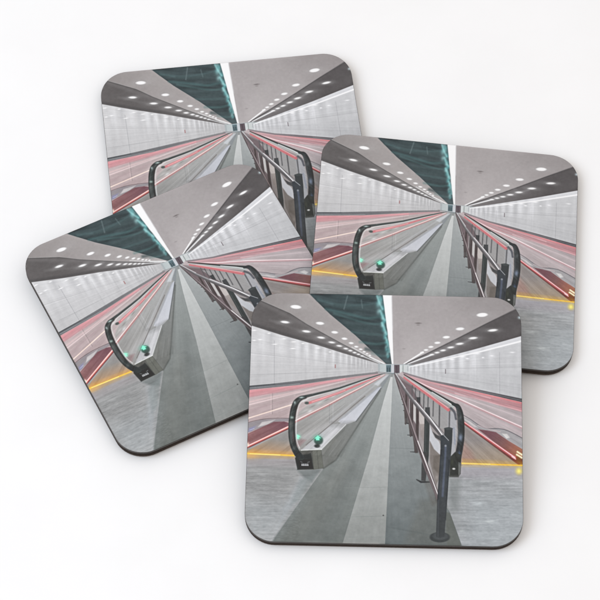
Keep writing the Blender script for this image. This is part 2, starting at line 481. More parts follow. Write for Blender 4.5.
# scallops of light on the tiles, closer together with distance
def wall_top_left(x):
    return np.interp(x, [235, 250, 281.7, 320, 340, 378], [320.5, 325, 335, 345.8, 352.2, 363.4])
xs = [262, 281, 297.5, 306.5, 316.5, 325, 333.5, 340.5, 346.5, 351.5, 356, 360, 363.5, 366.5, 369]
for i, x0 in enumerate(xs):
    y0 = float(wall_top_left(x0)); hgt = (376 - y0) * 0.62
    sw = 4.6 * (1 - (x0 - 262) / 120) ** 1.4
    spot(x0, y0 + hgt * 0.3, sw, hgt * 0.62, (233, 234, 236), 0.6 if i > 1 else 0.35)
    if i + 1 < len(xs):
        xm = (x0 + xs[i + 1]) / 2; ym = float(wall_top_left(xm))
        spot(xm, ym + 3, sw * 0.75, (376 - ym) * 0.42, (178, 179, 182), 0.38)
for yy, al in ((0.26, 0.08), (0.45, 0.26), (0.62, 0.10), (0.80, 0.24)):
    a = (240, 322 + (388 - 322) * yy); b = (384, 365 + 7 * yy)
    line([a, lerp(a, b, 0.8)], 0.6, (150, 150, 152), al, 0.7)
for x0, al in ((274.3, 0.4), (306, 0.12), (327, 0.12), (352, 0.2), (366, 0.35), (372.5, 0.3)):
    y0 = float(wall_top_left(x0))
    line([(x0, y0 + 8), (x0, 376.5 + (340 - x0) * 0.115)], 0.55, (145, 146, 150), al, 0.7)
for (sx, sy, w_) in ((254.2, 330.4, 2.2), (254.2, 340.4, 1.8), (260, 339.7, 1.8), (284.3, 338.8, 2.2), (294, 341.8, 2.6), (293, 348.5, 2.6),
                     (275, 344.2, 2.6), (318, 348, 2.2), (269, 333.3, 1.6), (246.5, 328, 1.6), (303, 343.5, 1.6), (330, 352, 1.4)):
    spot(sx, sy, w_, 0.6, (250, 250, 250), 0.85)
line([(335.3, 365), (335.3, 367.6)], 1.2, (186, 130, 130), 0.8)
# dark skirting lines
poly([(235, 387.0), (270, 384.0), (340, 376.0), (386, 371), (386, 372.8), (340, 378.2), (300, 384.6), (248, 389.6), (235, 390.8)],
     grad((104, 106, 110), (140, 138, 140), (248, 388), (375, 373)), 0.95, 0.9)
line([(240, 389), (300, 383.7)], 0.6, (176, 176, 178), 0.6)
line([(240, 387), (275, 384)], 0.7, (70, 72, 76), 0.5)

# ---- left ceiling and soffit
poly([(235, 285), (257.5, 299), (290, 313.3), (306.7, 324.2), (340, 342.5), (376.7, 361.7), (386, 364.6), (378, 363.6), (340, 352.2), (320, 345.8), (281.7, 335), (250, 325), (235, 320)],
     lambda x, y: np.clip(np.array([104., 101., 101.]) + (np.clip((x - 290) / 90, 0, 1) * 32)[..., None]
                          + (smooth_noise(x, y, 14, 8, 70, 2) * 8)[..., None], 0, 255), 1, 0.8)
line([(248, 322.5), (281.7, 333), (320, 343.8), (340, 350.3), (372, 360.5)], [3, 3, 2.4, 1.8, 0.8], (84, 83, 84), 0.55, 2.4)
line([(262, 303), (300, 322), (340, 344.5), (370, 359)], [4, 4, 2.5, 1], (126, 123, 123), 0.5, 3)
line([(270, 320), (330, 341.3)], 1.5, (132, 130, 130), 0.4, 3)
poly([(240, 288), (308.7, 290), (308.7, 293.3), (330, 314.2), (355, 335), (380, 358.3), (386.5, 364.4), (376.7, 361.4), (340, 342.2), (306.7, 323.8), (290, 313), (257.5, 298.5)],
     lambda x, y: np.clip(np.array([162., 157., 156.]) + (np.clip((x - 300) / 80, 0, 1) * 14)[..., None] - (np.clip((300 - x) / 50, 0, 1) * 12)[..., None]
                          + (smooth_noise(x, y, 20, 12, 80, 2) * 8)[..., None], 0, 255), 1, 0.8)
line([(257, 299.5), (290, 313.6), (306.7, 324.4), (340, 342.8), (372, 359.6)], 0.9, (86, 84, 84), 0.45, 0.9)
line([(370, 357), (384, 363.6)], 1.4, (232, 234, 234), 0.85, 0.9)
line([(352, 347.2), (370, 357)], 1.0, (225, 226, 226), 0.7, 0.9)
# ceiling down-lights
def lamp(x, y, rx, ry, rot=0.0, k=1.0, halo=0.35):
    spot(x, y, rx * 1.8, ry * 1.9, (186, 186, 186), halo)
    disc(x, y, rx * 0.92, ry * 0.94, (252, 252, 252), k, 0.9, rot)
for (x, y, rx, ry) in ((295.8, 306.9, 5.4, 1.9), (320, 323.3, 4.0, 1.45), (334.7, 332.3, 3.2, 1.25), (344.5, 338.7, 2.7, 1.1), (351.2, 343.1, 2.2, 0.95),
                       (356.3, 346.7, 1.9, 0.85), (360.7, 349.3, 1.6, 0.8), (364.2, 351.8, 1.4, 0.7), (367.1, 353.7, 1.2, 0.65), (369.8, 355.4, 1.1, 0.6)):
    lamp(x, y, rx, ry, 0.08)
for (x, y, rx, ry) in ((285, 322.1, 4.2, 1.2), (306.4, 331.4, 4.0, 1.1), (321, 337.6, 3.6, 1.0), (331.8, 342.4, 3.1, 0.9), (339.3, 345.9, 2.6, 0.85),
                       (345.8, 348.6, 2.2, 0.8), (350.4, 350.6, 1.9, 0.75), (354.6, 352.6, 1.7, 0.7), (358.5, 354.3, 1.5, 0.65), (362, 355.9, 1.4, 0.6)):
    lamp(x, y, rx, ry, 0.12, 0.92, 0.5)
line([(362, 355.9), (380, 363.2)], 1.1, (212, 213, 214), 0.8, 0.8)
spot(253.2, 306.8, 1.8, 1.4, (225, 226, 228), 0.9)

# ---- glass roof strip
poly([(300, 285), (308.7, 293.3), (330, 314.2), (355, 335), (380, 358.3), (386.5, 364.2), (392, 364.2), (388, 340), (383.5, 300), (381, 285)],
     lambda x, y: np.clip(np.array([70., 82., 85.]) + (smooth_noise(x + y * 0.6, y * 1.2 - x * .15, 26, 5, 90, 3) * 44)[..., None] * np.array([0.85, 1.0, 1.0])
                          + (np.clip((y - 330) / 40, 0, 1) * 6)[..., None], 0, 255), 1, 0.8)
for (p, w_, c, al) in (
        ([(318, 300), (345, 306), (382, 303)], 2.2, (98, 122, 124), 0.5),
        ([(326, 309), (348, 314), (366, 318), (384, 316)], 2.0, (92, 126, 127), 0.5),
        ([(334, 313.5), (352, 319), (372, 324), (386, 322)], 1.2, (104, 142, 141), 0.4),
        ([(335, 306), (356, 308), (383, 307)], 3.6, (70, 84, 86), 0.6),
        ([(350, 326), (368, 328), (387, 331)], 3.6, (68, 82, 84), 0.6),
        ([(352, 332), (370, 334), (388, 335)], 1.4, (94, 122, 122), 0.4),
        ([(360, 342), (376, 344), (389, 342)], 1.6, (94, 130, 130), 0.5),
        ([(366, 349), (380, 352), (390, 350)], 2.6, (66, 80, 82), 0.6),
        ([(372, 353.5), (382, 356), (391, 355)], 1.0, (96, 128, 128), 0.5),
        ([(344, 309), (347.5, 296)], 0.9, (124, 138, 140), 0.5),
        ([(361.3, 300), (362.5, 308)], 0.9, (120, 136, 138), 0.4),
        ([(355, 296), (357, 303)], 0.7, (60, 72, 74), 0.4)):
    line(curve(p) if len(p) > 2 else p, w_ * 1.3, c, al, 2.6 if len(p) > 2 else 1.2)
for i in range(26):                                             # bright teal ripples by the light strip
    t_ = i / 26
    y0 = 297 + t_ * 62
    x0 = np.interp(y0, [295.8, 363.7], [383, 391.6]) - 1.2 - rng.random() * (5.0 * (1 - t_) + 1.4)
    spot(x0, y0, 1.2 + 1.2 * (1 - t_), 1.9 + 2.2 * rng.random() * (1 - t_), (116, 182, 184) if i % 3 else (176, 222, 222), 0.45 + 0.2 * rng.random(), rot=0.5)
for (p, w_) in (([(377, 296), (379.5, 303), (382.5, 309)], 1.6), ([(380.5, 311), (383.2, 318), (385, 320)], 2.0), ([(382, 323), (384.5, 329), (386.5, 334)], 2.0), ([(386, 338), (388.2, 345), (389.5, 352)], 1.6)):
    line(curve(p), w_, (160, 214, 214), 0.6, 1.6)

# ---- right ceiling
poly([(390, 280), (540, 280), (540, 296), (515.3, 309.7), (486.7, 323.3), (460, 337), (430, 351.9), (403.3, 364.4), (393.3, 364.4), (391.3, 340), (390, 300)],
     lambda x, y: np.clip(np.array([170., 165., 165.]) - (np.clip((x - 430) / 90, 0, 1) * 18)[..., None] + (np.clip((y - 305) / 55, 0, 1) * 12)[..., None]
                          + (smooth_noise(x, y, 30, 20, 100, 2) * 9)[..., None], 0, 255), 1, 0.8)
spot(397, 345, 5, 26, (160, 154, 155), 0.35)
line([(391.5, 296), (396, 364)], 4, (184, 180, 180), 0.4, 4)
line([(448, 300), (467, 303), (455, 315)], 0.5, (150, 146, 146), 0.25)
disc(418.3, 323.2, 2.7, 0.7, (122, 116, 116), 0.85, 0.9); disc(418.2, 325, 1.4, 0.5, (136, 130, 130), 0.7, 0.8)
disc(404, 348.8, 1.4, 0.6, (145, 140, 140), 0.5, 0.9)
# strip light
poly([(383.1, 288), (391.2, 288), (391.6, 296), (392.3, 325), (393.4, 364.2), (391.9, 364.2), (388.4, 338), (385.8, 318), (383, 296)], (250, 252, 252), 1, 1.0)
line([(391.7, 296), (392.6, 330)], 1.0, (220, 220, 222), 0.6, 1.2)
# ---- right wall
poly([(540, 330), (520.8, 336.2), (475, 349.2), (430, 360.9), (410, 365.3), (402, 366), (402, 371.6), (430, 380.3), (450, 383.8), (521.7, 399.5), (540, 403)],
     lambda x, y: np.clip(np.array([202., 203., 205.]) + ((y - 360) * -0.10)[..., None] + (smooth_noise(x, y, 9, 40, 120, 2) * 10)[..., None], 0, 255), 1, 0.8)
poly([(540, 330), (520.8, 336.4), (475, 349.4), (430, 361.1), (412, 365.4), (430, 362.6), (480, 351.6), (521, 341), (540, 336)], (214, 215, 218), 1, 0.8)
def wall_top_right(x):
    return np.interp(x, [402, 430, 480, 521, 540], [367.5, 362.6, 351.6, 341, 336])
xs = [409, 412.5, 416.5, 421, 426, 431, 437, 444, 452.5, 462, 474, 491.5]
for i, x0 in enumerate(xs):
    y0 = float(wall_top_right(x0)); hgt = (380 - y0) * 0.7
    sw = 0.7 + 3.8 * ((x0 - 405) / 90) ** 1.1
    spot(x0, y0 + hgt * 0.38, sw, hgt * 0.6, (228, 229, 232), 0.65 if i < 11 else 0.4)
    if i + 1 < len(xs):
        xm = (x0 + xs[i + 1]) / 2; ym = float(wall_top_right(xm))
        spot(xm, ym + 3, sw * 0.75, (378 - ym) * 0.42, (180, 181, 184), 0.36)
line([(403, 368), (430, 362.8), (480, 351.8), (521, 341.2), (535, 337.5)], [0.8, 0.9, 1.3, 1.6, 1.7], (250, 250, 252), 0.9, 0.9)
for (sx, sy, w_) in ((512.5, 352.4, 2.6), (491.7, 355.8, 2.0), (467.3, 358.6, 1.8), (483, 357.5, 1.2), (477, 353.6, 3), (463, 356.6, 2.4), (452, 359.5, 2)):
    spot(sx, sy, w_, 0.7, (248, 248, 250), 0.8)
for yy, al in ((0.25, 0.1), (0.45, 0.28), (0.64, 0.1), (0.82, 0.16)):
    a = (530, 339 + (401 - 339) * yy); b = (404, 367.5 + 4 * yy)
    line([a, lerp(a, b, 0.85)], 0.6, (150, 150, 153), al, 0.7)
for x0, al in ((499.7, 0.36), (474, 0.12), (437, 0.25), (425, 0.25)):
    line([(x0, float(wall_top_right(x0)) + 6), (x0, np.interp(x0, [430, 521], [379.5, 398.5]))], 0.55, (150, 150, 155), al, 0.7)
line([(445.5, 369.5), (445.5, 373.3)], 1.0, (140, 134, 138), 0.9)
# ---- right soffit
poly([(540, 298), (515.3, 309.7), (486.7, 323.3), (460, 337), (430, 351.9), (403.3, 364.4), (412, 365.2), (430, 360.9), (475, 349.2), (520.8, 336.2), (540, 330.5)],
     lambda x, y: np.clip(np.array([134., 131., 132.]) - (np.clip((x - 410) / 80, 0, 1) * 38)[..., None] + (smooth_noise(x, y, 14, 8, 110, 2) * 8)[..., None], 0, 255), 1, 0.8)
line([(522, 306.2), (486.7, 323.6), (460, 337.3), (430, 352.2), (408, 362.6)], 1.1, (78, 76, 78), 0.6, 1.1)
line([(410, 363.8), (430, 355.6), (470, 340)], [1, 1.6, 2.4], (152, 150, 152), 0.5, 1.8)
# down-lights right
for (x, y, rx, ry) in ((482.2, 314.9, 5.6, 2.0), (460, 328.9, 4.1, 1.45), (446.3, 337.2, 3.4, 1.25), (437.4, 342.8, 2.8, 1.1), (430.9, 346.9, 2.3, 0.95),
                       (426, 350, 2.0, 0.85), (422, 352.5, 1.7, 0.8)):
    lamp(x, y, rx, ry, -0.06)
line([(423, 352.2), (404, 363.8)], [1.6, 1.0], (245, 246, 246), 0.95, 0.8)
for (x, y, rx, ry) in ((492.8, 330.3, 4.6, 1.2), (473, 338.1, 4.2, 1.1), (459.7, 343.8, 3.6, 1.0), (450.7, 347.4, 3.1, 0.9), (443, 350.4, 2.6, 0.85), (437, 352.6, 2.3, 0.8), (432, 354.6, 2.0, 0.75)):
    lamp(x, y, rx, ry, -0.1, 0.92, 0.5)
line([(431, 355), (408, 363.9)], [1.5, 0.9], (232, 233, 234), 0.9, 0.8)
spot(519.6, 317.6, 1.7, 1.4, (190, 204, 208), 0.9)
spot(455, 340.5, 3, 0.9, (140, 138, 140), 0.5)
# ---- far end wall and doors
poly([(378, 363.2), (386, 364.2), (408, 364.2), (414, 365.2), (402, 368), (402, 373.6), (378, 373.4)], (176, 182, 184), 1, 0.8)
poly([(380, 364.4), (386, 364.4), (386, 372.8), (380, 372.6)], (188, 196, 197), 1, 0.7)
poly([(386.2, 364.6), (391.2, 364.6), (391.2, 372), (386.2, 372)], (104, 122, 128), 1, 0.7)
for x0 in (387.5, 389.4):
    line([(x0, 368), (x0, 371.6)], 0.8, (64, 76, 80), 0.8)
line([(386, 364.9), (394, 364.9)], 0.8, (160, 180, 184), 0.8)
poly([(391.2, 364.4), (394, 364.4), (394, 373), (391.2, 373)], (196, 200, 204), 1, 0.6)
poly([(394.2, 364.8), (399.6, 364.8), (399.6, 373), (394.2, 373)], (108, 98, 104), 1, 0.7)
line([(396.6, 366), (397, 372.8)], 1.2, (84, 76, 82), 0.7)
poly([(399.8, 365), (409, 365), (409, 372), (399.8, 373)], (206, 210, 210), 1, 0.7)
line([(403, 365.6), (403, 373)], 1.0, (160, 168, 166), 0.9)
line([(407.8, 366), (407.8, 371)], 0.8, (170, 174, 178), 0.7)
line([(384, 373), (394, 373.4)], 0.9, (120, 132, 136), 0.7)
line([(376, 371.8), (386, 372.8)], 0.8, (150, 140, 142), 0.6)
# ---- right side travelators
poly([(398, 374), (402, 371.8), (430, 380.5), (450, 384), (521.7, 400), (540, 404), (540, 466), (455, 464), (440, 440), (420, 400)],
     grad((190, 178, 179), (180, 170, 172), (410, 378), (520, 440)), 1, 0.8)
# ribbon
poly([(404, 373.6), (430, 381.8), (475, 391.6), (522, 402.4), (540, 406), (540, 416.5), (521.7, 411.8), (490, 402.6), (460, 395.5), (430, 388), (408, 378)],
     grad((206, 150, 156), (204, 124, 132), (410, 377), (520, 408)), 0.85, 1.8)
line([(430, 381.8), (475, 392.2), (522, 403.2), (540, 407)], [0.8, 1.2, 1.7, 1.8], (238, 128, 134), 1, 1.0)
line([(412, 376.8), (450, 387), (490, 398.2)], 1.4, (236, 170, 176), 0.6, 1.2)
line([(455, 393), (521.7, 411), (540, 416)], 1.0, (236, 172, 178), 0.8, 1.0)
poly([(402, 371.6), (430, 379.8), (450, 383.6), (521.7, 398.6), (540, 402.4), (540, 405.6), (521.7, 402), (475, 391.3), (430, 381.6), (404, 374)],
     grad((150, 140, 144), (88, 86, 90), (420, 378), (510, 400)), 1, 0.8)
line([(470, 389), (521.7, 400.5), (535, 403.4)], 0.6, (150, 150, 152), 0.6)
line([(490, 392), (521.7, 398.6), (535, 401.4)], 0.6, (150, 150, 154), 0.5)
# light lines in the deck
for (p, w_, c, al) in (([(404, 375.5), (430, 387.4), (460, 399.2), (490, 412.8), (521.7, 426.8), (540, 435)], 1.0, (252, 222, 224), 0.95),
                       ([(404, 375.8), (430, 388.6), (460, 400.6), (521.7, 428.2), (540, 436)], 1.4, (222, 140, 148), 0.5),
                       ([(440, 386), (480, 397), (521, 407.5)], 0.7, (150, 112, 120), 0.35),
                       ([(430, 384.6), (480, 400), (530, 417)], 1.2, (178, 168, 172), 0.5),
                       ([(440, 390.5), (490, 406.5), (530, 421)], 0.9, (214, 196, 200), 0.5),
                       ([(465, 405), (522, 433)], 2.5, (202, 184, 188), 0.4)):
    line(p, w_, c, al, 0.9)
# comb plate right
poly(curve([(462, 416), (470, 419.8), (480, 425.5), (488, 428.4), (498, 428.6), (508, 431), (521.7, 438), (540, 446)], 4) +
     [(540, 456), (524, 449), (508, 440), (496, 432), (487, 430.6), (478, 429.5), (466, 421.5), (462, 420)], (168, 166, 168), 1, 0.8)
poly([(502, 433.5), (507, 434), (510, 437.5), (506.5, 438.5)], (220, 218, 216), 0.8, 1.2)
poly([(464, 419), (470, 421.5), (478, 427.5), (474, 427)], (214, 208, 208), 0.8, 1.2)
line(curve([(459, 412.5), (470, 419), (480, 425.8), (488, 428.7), (498, 428.6), (508, 430.8), (521.7, 437.8), (532, 443)]), 0.7, (100, 100, 106), 0.85, 0.8)
line([(478, 425.5), (490, 429.6), (500, 431.5)], 1.0, (210, 190, 192), 0.6, 1)
poly([(478, 429.2), (487, 430.4), (496, 432.2), (508, 440.5), (523, 449.6), (540, 458), (540, 464), (522, 464), (514, 458)],
     grad((140, 88, 98), (168, 120, 92), (492, 436), (524, 460)), 1, 1.0)
# floor in the right gap
poly([(461.5, 420), (465, 421), (490, 441.5), (518, 462.5), (522, 466), (461.8, 463.5)], grad((152, 146, 144), (166, 150, 132), (480, 440), (482, 464)), 1, 1.0)
poly([(462, 440), (472, 452), (476, 462), (461.5, 462)], (172, 132, 124), 0.5, 5)
# right red rail
line([(463.5, 423), (490, 442.5), (519, 463.8)], [1.6, 2.0, 2.6], (124, 62, 58), 0.9, 1.0)
line([(463, 421.6), (490, 440.7), (516, 458.6)], [1.6, 2.2, 3.0], (226, 84, 88), 1, 1.0)
line([(463, 421.2), (490, 440), (515.2, 457.8)], [0.7, 0.9, 1.2], (255, 196, 198), 1, 0.8)
poly([(514, 459.5), (518, 455), (524, 460), (522, 466)], (128, 84, 44), 0.8, 1.4)
for a, b in (((517.4, 451.8), (522, 454.8)), ((516.8, 454.6), (521.8, 457.8))):
    line([a, b], 1.6, (255, 246, 200), 1, 1.2)
line([(512, 456.5), (515.6, 459)], 1.1, (255, 196, 196), 0.9)
poly([(461.5, 459), (524, 462), (524, 468), (461, 466.5)], (232, 182, 84), 0.3, 3)
line([(460.5, 463.3), (521.7, 465.4), (530, 465.7)], 1.3, (252, 200, 84), 1, 1.2)
line([(462, 463.2), (490, 464.2)], 0.6, (255, 236, 170), 0.8, 0.8)
spot(519, 471, 3.6, 3.8, (240, 220, 110), 0.75, 3)
spot(519, 471, 1.4, 1.6, (250, 238, 140), 0.8)

# ---- balustrade between the lane and the right walkway
poly([(394.5, 374), (400, 376), (430, 395), (450, 406), (460, 414), (461, 470), (448, 477), (440, 500), (426, 470), (411, 430), (401, 397)],
     grad((150, 138, 140), (160, 156, 155), (400, 380), (450, 440)), 0.96, 1.0)
poly([(397, 377), (414, 387), (426, 402), (420, 420), (414, 440), (404, 405)], (112, 98, 102), 0.75, 2)
poly([(412, 388), (430, 398), (448, 409), (450, 430), (440, 428), (424, 410)], (164, 164, 164), 0.85, 1.2)
poly([(448, 411), (456, 412), (457, 432), (455, 452), (451, 458), (448, 440)], (172, 174, 178), 0.9, 1.2)
# glass bays, pale
poly([(409.3, 399), (412, 401), (411, 420), (409.2, 412)], (196, 196, 194), 0.9, 0.9)
poly([(413.2, 401), (416.4, 404), (416.6, 425), (413.4, 420)], (204, 204, 202), 0.85, 1.0)
poly([(419, 406), (424, 412), (424.5, 426), (421.5, 430), (418.6, 420)], (198, 192, 188), 0.9, 1.2)
poly([(419.6, 424), (424.6, 424), (424, 442), (420.6, 436)], (152, 144, 140), 0.7, 1.2)
poly(curve([(429.8, 425), (432, 431), (434.5, 437), (438.6, 441), (440.2, 445)], 4) + [(440.4, 454.8), (436, 454), (433, 449), (429.6, 440.5)], (196, 198, 202), 1, 0.9)
poly([(430, 441), (434, 449), (440.3, 455), (440, 476), (436, 486), (430, 462)], (132, 126, 122), 0.95, 1.0)
poly([(433.5, 456), (440.2, 455), (439.6, 475), (433, 468)], (104, 98, 92), 0.6, 2)
spot(436.5, 477.5, 1.8, 2.4, (168, 162, 158), 0.6)
# fine balusters
for (x0, y0, y1, w_, c) in ((415.6, 388, 404, 0.9, 92), (419.8, 391, 404, 1.0, 100), (424, 394, 408, 1.1, 94), (428.2, 396, 410, 1.2, 100), (433.4, 401, 416, 1.3, 104),
                            (439.6, 404.5, 427, 1.5, 96), (449.6, 409, 429, 1.6, 104), (412.4, 385, 396, 0.8, 96)):
    line([(x0, y0), (x0 - 0.4, y1)], w_, (c, c, c + 2), 0.85, 0.8)
# dark square panels seen behind the rail
poly([(416.2, 397.2), (420.4, 397.2), (420.4, 403.8), (417, 401.6)], (72, 74, 76), 0.95, 0.8)
poly([(425.2, 407.3), (429.8, 407.3), (430.2, 418), (428, 417.6), (425, 412)], (80, 82, 84), 1, 0.8)
# right walkway hand rail
line([(404, 377.6), (430, 396.4), (448.4, 409.8)], [1.6, 2.6, 3.2], (226, 112, 118), 1, 0.9)
line([(410, 380.2), (430, 394.8), (448, 408)], 0.8, (250, 178, 178), 0.8, 0.8)
line([(404, 375.6), (430, 392.2), (446, 401.4), (453, 407)], [0.8, 1.6, 2.0, 2.2], (176, 182, 180), 0.95, 0.8)
line([(404, 374.6), (414, 380.4), (430, 390.2), (446, 399.4), (455, 404.6)], [0.8, 1.4, 1.7, 2.0, 2.6], (72, 76, 76), 1, 0.8)
line([(432, 392.2), (446, 400.6), (454, 406.4)], 0.7, (226, 230, 230), 0.9, 0.7)
line(curve([(451, 408.2), (454.5, 412.5), (456, 419)]), 2.2, (96, 98, 104), 0.9, 1.0)
rp = [(452.5, 404.4), (457.4, 406.2), (460.0, 413), (461, 423), (461.2, 436), (459.8, 448), (457.6, 458), (456.4, 466)]
rw = [1.8, 4.6, 6.2, 6.8, 6.6, 6.6, 7.0, 7.4]
line(curve(rp), interp_w(rw), (66, 70, 72), 1, 0.9)
line(curve([(459.8, 408), (462.6, 416), (463.6, 428), (462.8, 441), (460.4, 452)]), 1.0, (44, 47, 49), 0.6, 1.2)
line(curve([(456.8, 409), (458.4, 418), (458.8, 430), (457.8, 442)]), 1.1, (100, 104, 106), 0.6, 1.2)
spot(460.4, 417.5, 1.2, 2.0, (120, 124, 126), 0.6)
spot(460.6, 437.5, 1.9, 3.2, (140, 152, 172), 0.85)
spot(459.4, 453.5, 1.3, 2.6, (96, 110, 134), 0.7)
line([(453.8, 428), (455, 444)], 1.4, (140, 148, 164), 0.6, 1.2)
poly([(450, 457), (455, 452), (461.5, 455), (460.5, 474), (458.5, 476.6), (449.6, 476.4)], (64, 67, 65), 1, 0.9)
poly([(458.4, 462), (461.4, 463), (459.8, 475), (458.4, 476)], (126, 128, 126), 0.8, 1.0)
poly([(449.5, 475), (458.6, 475), (458.6, 477.2), (449, 477.2)], (84, 86, 84), 0.8, 1.2)
disc(453.8, 468.8, 1.4, 0.9, (206, 206, 204), 0.95, 0.9)
spot(452, 462, 1.4, 3, (84, 88, 78), 0.6)
# ---- front railing, stanchions from far to near
line([(410.6, 400), (410.6, 421)], 1.6, (88, 80, 82), 0.95, 0.8)
for (x0, x1, y0, y1, yb) in ((405.4, 407.4, 391, 398, 418), (411.4, 413.2, 400, 410, 436), (416.0, 419.0, 405, 420, 446)):
    poly([(x0, y0), (x1, y0), (x1 - 0.4, yb), (x0 - 0.4, yb)], (84, 76, 76), 0.95, 0.9)
poly([(424.6, 412), (429.8, 416), (428.8, 455), (427.0, 472), (423.4, 462), (424, 440)], (72, 77, 77), 1, 0.9)
line([(425.8, 424), (425, 456)], 0.7, (104, 108, 108), 0.5)
poly([(422.4, 452), (428.0, 452), (427.0, 470), (425.6, 481.3), (421.2, 480.6), (421.6, 465)], (76, 77, 78), 0.95, 1.0)
poly([(414.0, 434), (417.4, 436), (417.6, 452.4), (414.4, 452)], (80, 78, 79), 0.9, 0.9)
poly([(409.6, 419), (412.4, 421), (412.7, 435.8), (410.3, 435.4)], (82, 78, 79), 0.9, 0.9)
poly([(405.2, 408), (407.4, 410), (407.9, 423.8), (406.0, 423.6)], (84, 80, 80), 0.85, 0.9)
poly([(424, 482), (431, 478), (441, 502), (432, 506)], (104, 100, 96), 0.35, 3.0)
poly([(433.5, 488), (438.5, 492), (438.4, 506), (435.6, 500)], (92, 92, 90), 0.6, 1.6)
# feet on the lane
for (x0, y0, s_) in ((402.4, 399.4, 1.2), (403.6, 404.8, 1.4), (404.7, 410.7, 1.7), (406.8, 423.4, 2.4), (409.9, 435.2, 3.0), (413.6, 452.0, 4.0)):
    line([(x0 - s_ * 0.8, y0 - 0.2), (x0 + s_ * 0.7, y0 + 0.1)], [0.5, 1.1], (66, 66, 68), 0.9, 0.8)
    line([(x0 + s_ * 0.8, y0 - s_ * 2.4), (x0 + s_ * 0.9, y0)], 0.6 + s_ * 0.4, (84, 80, 80), 0.8, 0.9)
line([(416.6, 479.6), (421, 482), (430, 482)], [0.8, 2.0, 1.0], (66, 68, 70), 0.95, 1.0)
# tall thin posts of the lower rail
for (a, b, w_) in (((404.4, 404), (405.6, 424), 1.4), ((408.6, 416), (410.6, 436), 1.7), ((413.4, 432), (415.8, 452), 2.2)):
    line([a, b], w_, (92, 86, 86), 0.9, 0.9)
# lower rail
line([(394.6, 374.5), (398.5, 386), (403.6, 401), (416.8, 441), (428, 471), (438.8, 499)], [0.9, 1.7, 2.4, 3.8, 5.0, 4.2], (116, 107, 109), 1, 0.9)
line([(399.5, 389), (404.4, 402), (417.6, 441), (428.6, 470)], [0.5, 0.7, 1.0, 1.2], (168, 154, 156), 0.8, 0.8)
line([(396.5, 381), (403, 401), (416, 441), (427, 471)], [0.4, 0.6, 0.8, 0.9], (72, 64, 66), 0.7, 0.8)
for i in range(34):
    t0 = i / 34; a = lerp((417.8, 441), (438, 495), t0); b = lerp((417.8, 441), (438, 495), t0 + 0.02)
    line([a, b], 0.8, (236, 232, 232), 0.9, 0.6)
# lower brackets
poly([(432.4, 431.5), (437, 435), (441.2, 436.5), (440.8, 441), (435.5, 437.6)], (78, 80, 82), 0.9, 1.0)
# top rail
line([(394.5, 373), (404, 388.5), (413.5, 401.2), (430, 420.4), (443.4, 436.4)], [1.0, 2.4, 3.5, 5.0, 5.4], (104, 102, 104), 1, 0.9)
line([(395, 373), (404.6, 388), (414.2, 400.6), (430.6, 419.8), (443.6, 434.8)], [0.6, 1.2, 1.6, 1.9, 2.2], (160, 158, 160), 0.9, 0.9)
line([(414.8, 400.3), (431, 419.3), (442, 434.6)], [0.5, 0.8, 0.9], (244, 244, 246), 1, 0.7)
line([(396, 374), (405.4, 388)], 0.7, (214, 212, 214), 0.8, 0.7)
# front post
poly([(444.4, 428.2), (448.5, 427.2), (452.6, 428.4), (452.2, 440), (450.6, 459), (449.4, 476), (444, 476)], (70, 74, 76), 1, 0.9)
disc(448.5, 428.6, 4.0, 1.2, (82, 87, 88), 1, 0.8)
poly([(440.4, 436), (444, 434.6), (447.6, 437.6), (449.6, 442), (450, 456), (448.6, 480), (446.4, 510), (444.4, 536), (436, 536), (437.2, 500), (439.4, 470), (440.6, 450)],
     grad((70, 75, 80), (80, 83, 85), (441, 450), (441, 536)), 1, 0.9)
line([(443.4, 434.8), (448.6, 440.4)], 0.6, (190, 192, 194), 0.8, 0.7)
line(curve([(445.6, 446), (445.2, 458), (443.8, 478), (442.6, 496)]), [2.0] * 25, (104, 112, 130), 0.7, 1.6)
disc(445.6, 445.8, 1.0, 1.0, (150, 154, 158), 0.8, 0.8)
line([(440.9, 450), (439.6, 472), (437.8, 500)], 1.0, (52, 56, 60), 0.6, 1.0)
line([(449, 460), (447.4, 490), (445.6, 520)], 1.0, (56, 60, 62), 0.5, 1.0)
disc(439.8, 537.2, 10.2, 5.2, (74, 78, 79), 1, 1.0)
disc(440.2, 536.2, 8.0, 3.6, (88, 92, 94), 0.8, 1.2)
poly([(437.0, 520), (445.2, 520), (444.4, 536.6), (440, 538), (436, 536.6)], (76, 80, 82), 1, 0.9)
line([(438.6, 500), (438, 536)], 0.8, (98, 102, 106), 0.5, 1.0)
#DRAW-END

# fine texture of the photographed place: streaks running to the vanishing point
dx_, dy_ = X - VPX, Y - VPY
ang = np.arctan2(dy_, dx_); rad = np.hypot(dx_, dy_)
amount = np.clip(rad / 30, 0, 1)
low = (Y > np.where(X < VPX, 388 - (X - 248) * 0.115, 372 + (X - 400) * 0.24)) & (Y > 374)
below = np.clip((Y - 374) / 4, 0, 1) * low
streak = smooth_noise(ang * 60 + 300, rad / 26, 1.0, 1.0, 401, 3)
lane_l = (X < 345) & (Y < 452 + (X - 245) * 0.05)
lane_r = (X > 455) & (Y < 466)
IMG += (streak * below * amount * np.where(lane_l | lane_r, 26, 6))[..., None]
# scuffs and mottling on the floors
IMG += (smooth_noise(X, Y, 11, 7, 420, 4) * np.where(Y > 455, 16, 5))[..., None]
IMG += (smooth_noise(X, Y, 3.0, 0.9, 440, 2) * np.where((Y > 474) & ((X < 300) | (X > 462)), 15, 3))[..., None]
